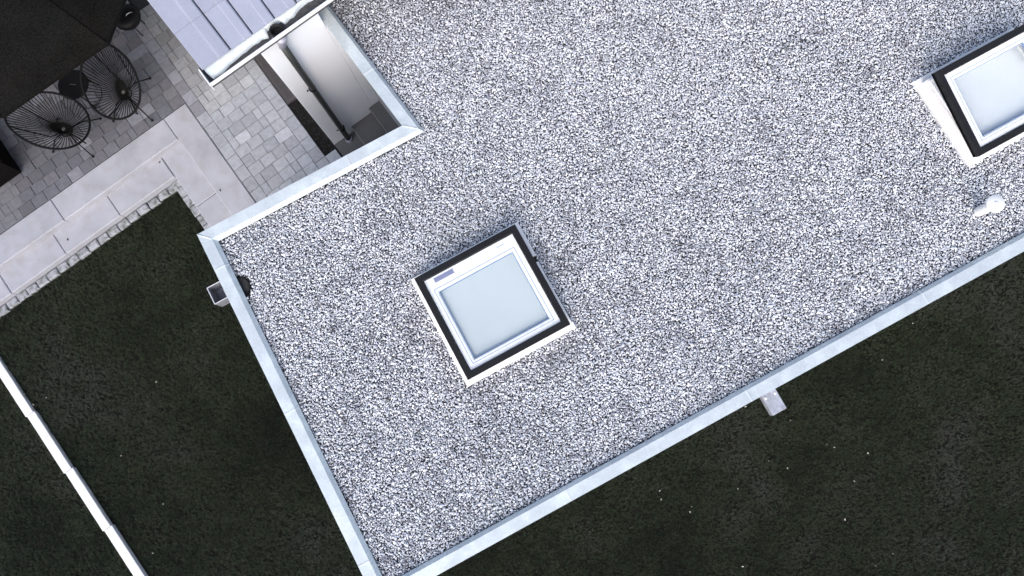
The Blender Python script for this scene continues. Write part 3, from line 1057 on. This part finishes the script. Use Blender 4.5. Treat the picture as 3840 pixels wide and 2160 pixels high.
tb = empty("side_table", hw(-2.602, 7.517, 0), HROT)
tag(tb, "small round black side table between the two string chairs", "table")
MB().lathe([(0.200, 0.425), (0.214, 0.428), (0.216, 0.445), (0.208, 0.450)], seg=40).build("table_top", M['rod'], tb)
MB().box(-0.045, 0.045, -0.003, 0.003, 0.4505, 0.4530).build("slot_handle", M['plate_line'], tb, rz=R_(-42))
for k in range(3):
    a = 2 * math.pi * k / 3 + .4
    MB().tube([(0.16 * math.cos(a), 0.16 * math.sin(a), 0.43), (0.20 * math.cos(a), 0.20 * math.sin(a), 0.0)], 0.009, 8).build("leg", M['rod'], tb)
MB().tube([Vector((0.196 * math.cos(a), 0.196 * math.sin(a), 0.06)) for a in [2 * math.pi * k / 32 for k in range(32)]], 0.006, 6, closed=True).build("foot_ring", M['rod'], tb)

# big dark parasol
NS = 10
side = 1.47
Rr = side / (2 * math.sin(math.pi / NS))
apo = Rr * math.cos(math.pi / NS)
pc = (-1.577 - side / 2, 6.457 + apo)
pa = empty("parasol", hw(pc[0], pc[1], 0), HROT)
tag(pa, "large dark many sided parasol spread over the far end of the patio", "parasol")
ze, za = 2.20, 2.86
vt = [(Rr * math.cos(-math.pi / 2 + math.pi / NS + 2 * math.pi * k / NS), Rr * math.sin(-math.pi / 2 + math.pi / NS + 2 * math.pi * k / NS)) for k in range(NS)]
for k in range(NS):
    a, b = Vector(vt[k]), Vector(vt[(k + 1) % NS])
    mb = MB()
    nu, nvv = 8, 10
    vs_ = []
    for i in range(nvv + 1):
        s_ = i / nvv
        for j in range(nu + 1):
            t = j / nu
            e = a.lerp(b, t) * s_
            sag = 0.05 * math.sin(math.pi * t) * s_
            inset = 1 - 0.012 * math.sin(math.pi * t) * s_
            vs_.append((e.x * inset, e.y * inset, za + (ze - za) * s_ ** 1.05 - sag * .6))
    mb.add(vs_, [(i * (nu + 1) + j, i * (nu + 1) + j + 1, (i + 1) * (nu + 1) + j + 1, (i + 1) * (nu + 1) + j) for i in range(nvv) for j in range(nu)], True)
    # valance
    rim_ = [vs_[nvv * (nu + 1) + j] for j in range(nu + 1)]
    mb.add(rim_ + [(p[0], p[1], p[2] - .06) for p in rim_], [(j, j + 1, nu + 2 + j, nu + 1 + j) for j in range(nu)])
    mb.build("canopy_panel", M['canopy'], pa)
    MB().tube([(0, 0, za - .03), (a.x * .5, a.y * .5, za + (ze - za) * .5 ** 1.05 - .012), (a.x * .995, a.y * .995, ze - .012)], 0.012, 6).build("rib", M['rod'], pa)
    MB().tube([(0, 0, za + .006), (a.x * .5, a.y * .5, za + (ze - za) * .5 ** 1.05 + .003), (a.x, a.y, ze + .003)], 0.006, 5).build("seam", M['black_side'], pa)
MB().lathe([(0.035, 0.05), (0.035, za + .05)], seg=18).build("pole", M['rod'], pa)
MB().lathe([(0.34, 0.0), (0.35, 0.04), (0.32, 0.07), (0.06, 0.09)], seg=28).build("base", M['black_side'], pa)
MB().lathe([(0.05, za), (0.06, za + .03), (0.02, za + .10)], seg=16).build("finial", M['rod'], pa)

# covered square ottoman at the left
ot = empty("covered_ottoman", hw(-3.985 - 0.45, 7.16 + 0.45, 0), HROT)
tag(ot, "square low seat under a black cover at the left edge of the patio", "ottoman")
cv_ = MB()
h_ = 0.45
cv_.add([(-h_, -h_, .03), (h_, -h_, .03), (h_, h_, .03), (-h_, h_, .03), (-h_, -h_, .42), (h_, -h_, .42), (h_, h_, .42), (-h_, h_, .42), (-h_ + .04, -h_ + .04, .445), (h_ - .04, -h_ + .04, .445), (h_ - .04, h_ - .04, .445), (-h_ + .04, h_ - .04, .445), (0, 0, .49)],
        [(0, 1, 5, 4), (1, 2, 6, 5), (2, 3, 7, 6), (3, 0, 4, 7), (4, 5, 9, 8), (5, 6, 10, 9), (6, 7, 11, 10), (7, 4, 8, 11), (8, 9, 12), (9, 10, 12), (10, 11, 12), (11, 8, 12)])
cv_.build("cover", M['cover'], ot)
for sx, sy in ((1, -1), (1, 1), (-1, 1), (-1, -1)):
    MB().tube([(0, 0, .491), (sx * (h_ - .04), sy * (h_ - .04), .446)], 0.004, 5).build("cover_seam", M['black_side'], ot)
    MB().box(sx * .40 - .025, sx * .40 + .025, sy * .40 - .025, sy * .40 + .025, 0, .06).build("leg", M['alu'], ot)

# kettle barbecue half under the parasol
bq = empty("kettle_barbecue", hw(-1.475, 7.935, 0), HROT)
bq.scale = (0.8, 0.8, 0.6)
tag(bq, "round black barbecue with a bright handle, half under the parasol", "barbecue")
MB().lathe([(0.04, 0.42), (0.14, 0.45), (0.21, 0.53), (0.235, 0.62)], seg=32, cap_top=False).build("bowl", M['enamel'], bq)
ld = MB().lathe([(0.242, 0.615), (0.235, 0.68), (0.19, 0.75), (0.11, 0.79), (0.02, 0.80)], seg=32, cap_bot=False).build("lid", M['enamel'], bq)
MB().tube([(0.02, -0.06, 0.795), (0.05, -0.07, 0.84), (0.11, -0.075, 0.84), (0.14, -0.065, 0.775)], 0.008, 8).build("lid_handle", M['alu'], ld)
for k in range(3):
    a = 2 * math.pi * k / 3 + .3
    MB().tube([(0.12 * math.cos(a), 0.12 * math.sin(a), 0.47), (0.13 * math.cos(a), 0.13 * math.sin(a), 0.0)], 0.010, 8).build("leg", M['rod'], bq)

# pale petals blown over the lawn
PET = [(3.619, -0.384), (3.717, -0.418), (4.146, -0.487), (2.855, -0.6), (3.097, -0.693), (2.441, -0.965), (3.95, -0.85), (1.42, -1.003),
       (1.438, -1.114), (1.832, -1.201), (1.811, -1.269), (3.806, -1.34), (4.391, -1.757), (2.473, -1.948), (4.166, -1.912), (2.576, 0.106),
       (3.16, -0.068), (-5.48, 0.391), (-7.028, 0.163), (-7.203, 0.065), (-5.898, -0.618), (-5.262, -1.252), (-5.358, -1.898), (-6.602, -0.693),
       (4.833, 1.228), (4.402, 0.735)]
lf = MB().add([(0, -.020, .002), (.010, -.006, .006), (.009, .008, .005), (0, .022, .003), (-.009, .008, .007), (-.010, -.006, .004), (0, 0, -.001)],
              [(0, 1, 6), (1, 2, 6), (2, 3, 6), (3, 4, 6), (4, 5, 6), (5, 0, 6)]).mesh("fallen_leaf", M['leaf'])
for (a, b, z_, l_) in ((-1.861, 5.214, 0.004, "tiny dark leaf on the upper step near the annex corner"),
                       (-2.36, 6.165, -0.145, "tiny dark leaf lying against the riser at the inner corner of the steps"),
                       (-4.03, 6.02, -0.145, "tiny dark leaf on the lower step toward the left edge")):
    o = bpy.data.objects.new("fallen_leaf", lf)
    COL.objects.link(o)
    o.location = hw(a, b, z_)
    o.rotation_euler = (0, 0, rnd.uniform(0, 6.28))
    tag(o, l_, "leaf", "leaves on the steps")
pe = MB()
pe.add([(0, -.020, .004), (.009, -.008, 0), (.010, .006, .001), (.004, .018, .006), (-.004, .018, .006), (-.010, .006, .001), (-.009, -.008, 0), (0, 0, -.004),
        (0, 0, -.008)],
       [(0, 1, 7), (1, 2, 7), (2, 3, 7), (3, 4, 7), (4, 5, 7), (5, 6, 7), (6, 0, 7), (1, 0, 8), (2, 1, 8), (3, 2, 8), (4, 3, 8), (5, 4, 8), (6, 5, 8), (0, 6, 8)])
pme = pe.mesh("petal", M['petal'])
for i, (a, b) in enumerate(PET):
    o = bpy.data.objects.new("petal", pme)
    COL.objects.link(o)
    k = rnd.uniform(0.35, 0.85)
    o.location = (a, b, ZL + 0.026)
    o.scale = (k, k, k)
    o.rotation_euler = (rnd.gauss(0, .3), rnd.gauss(0, .3), rnd.uniform(0, 6.28))
    tag(o, "tiny pale petal lying on the dark lawn", "petal", "petals scattered on the lawn")
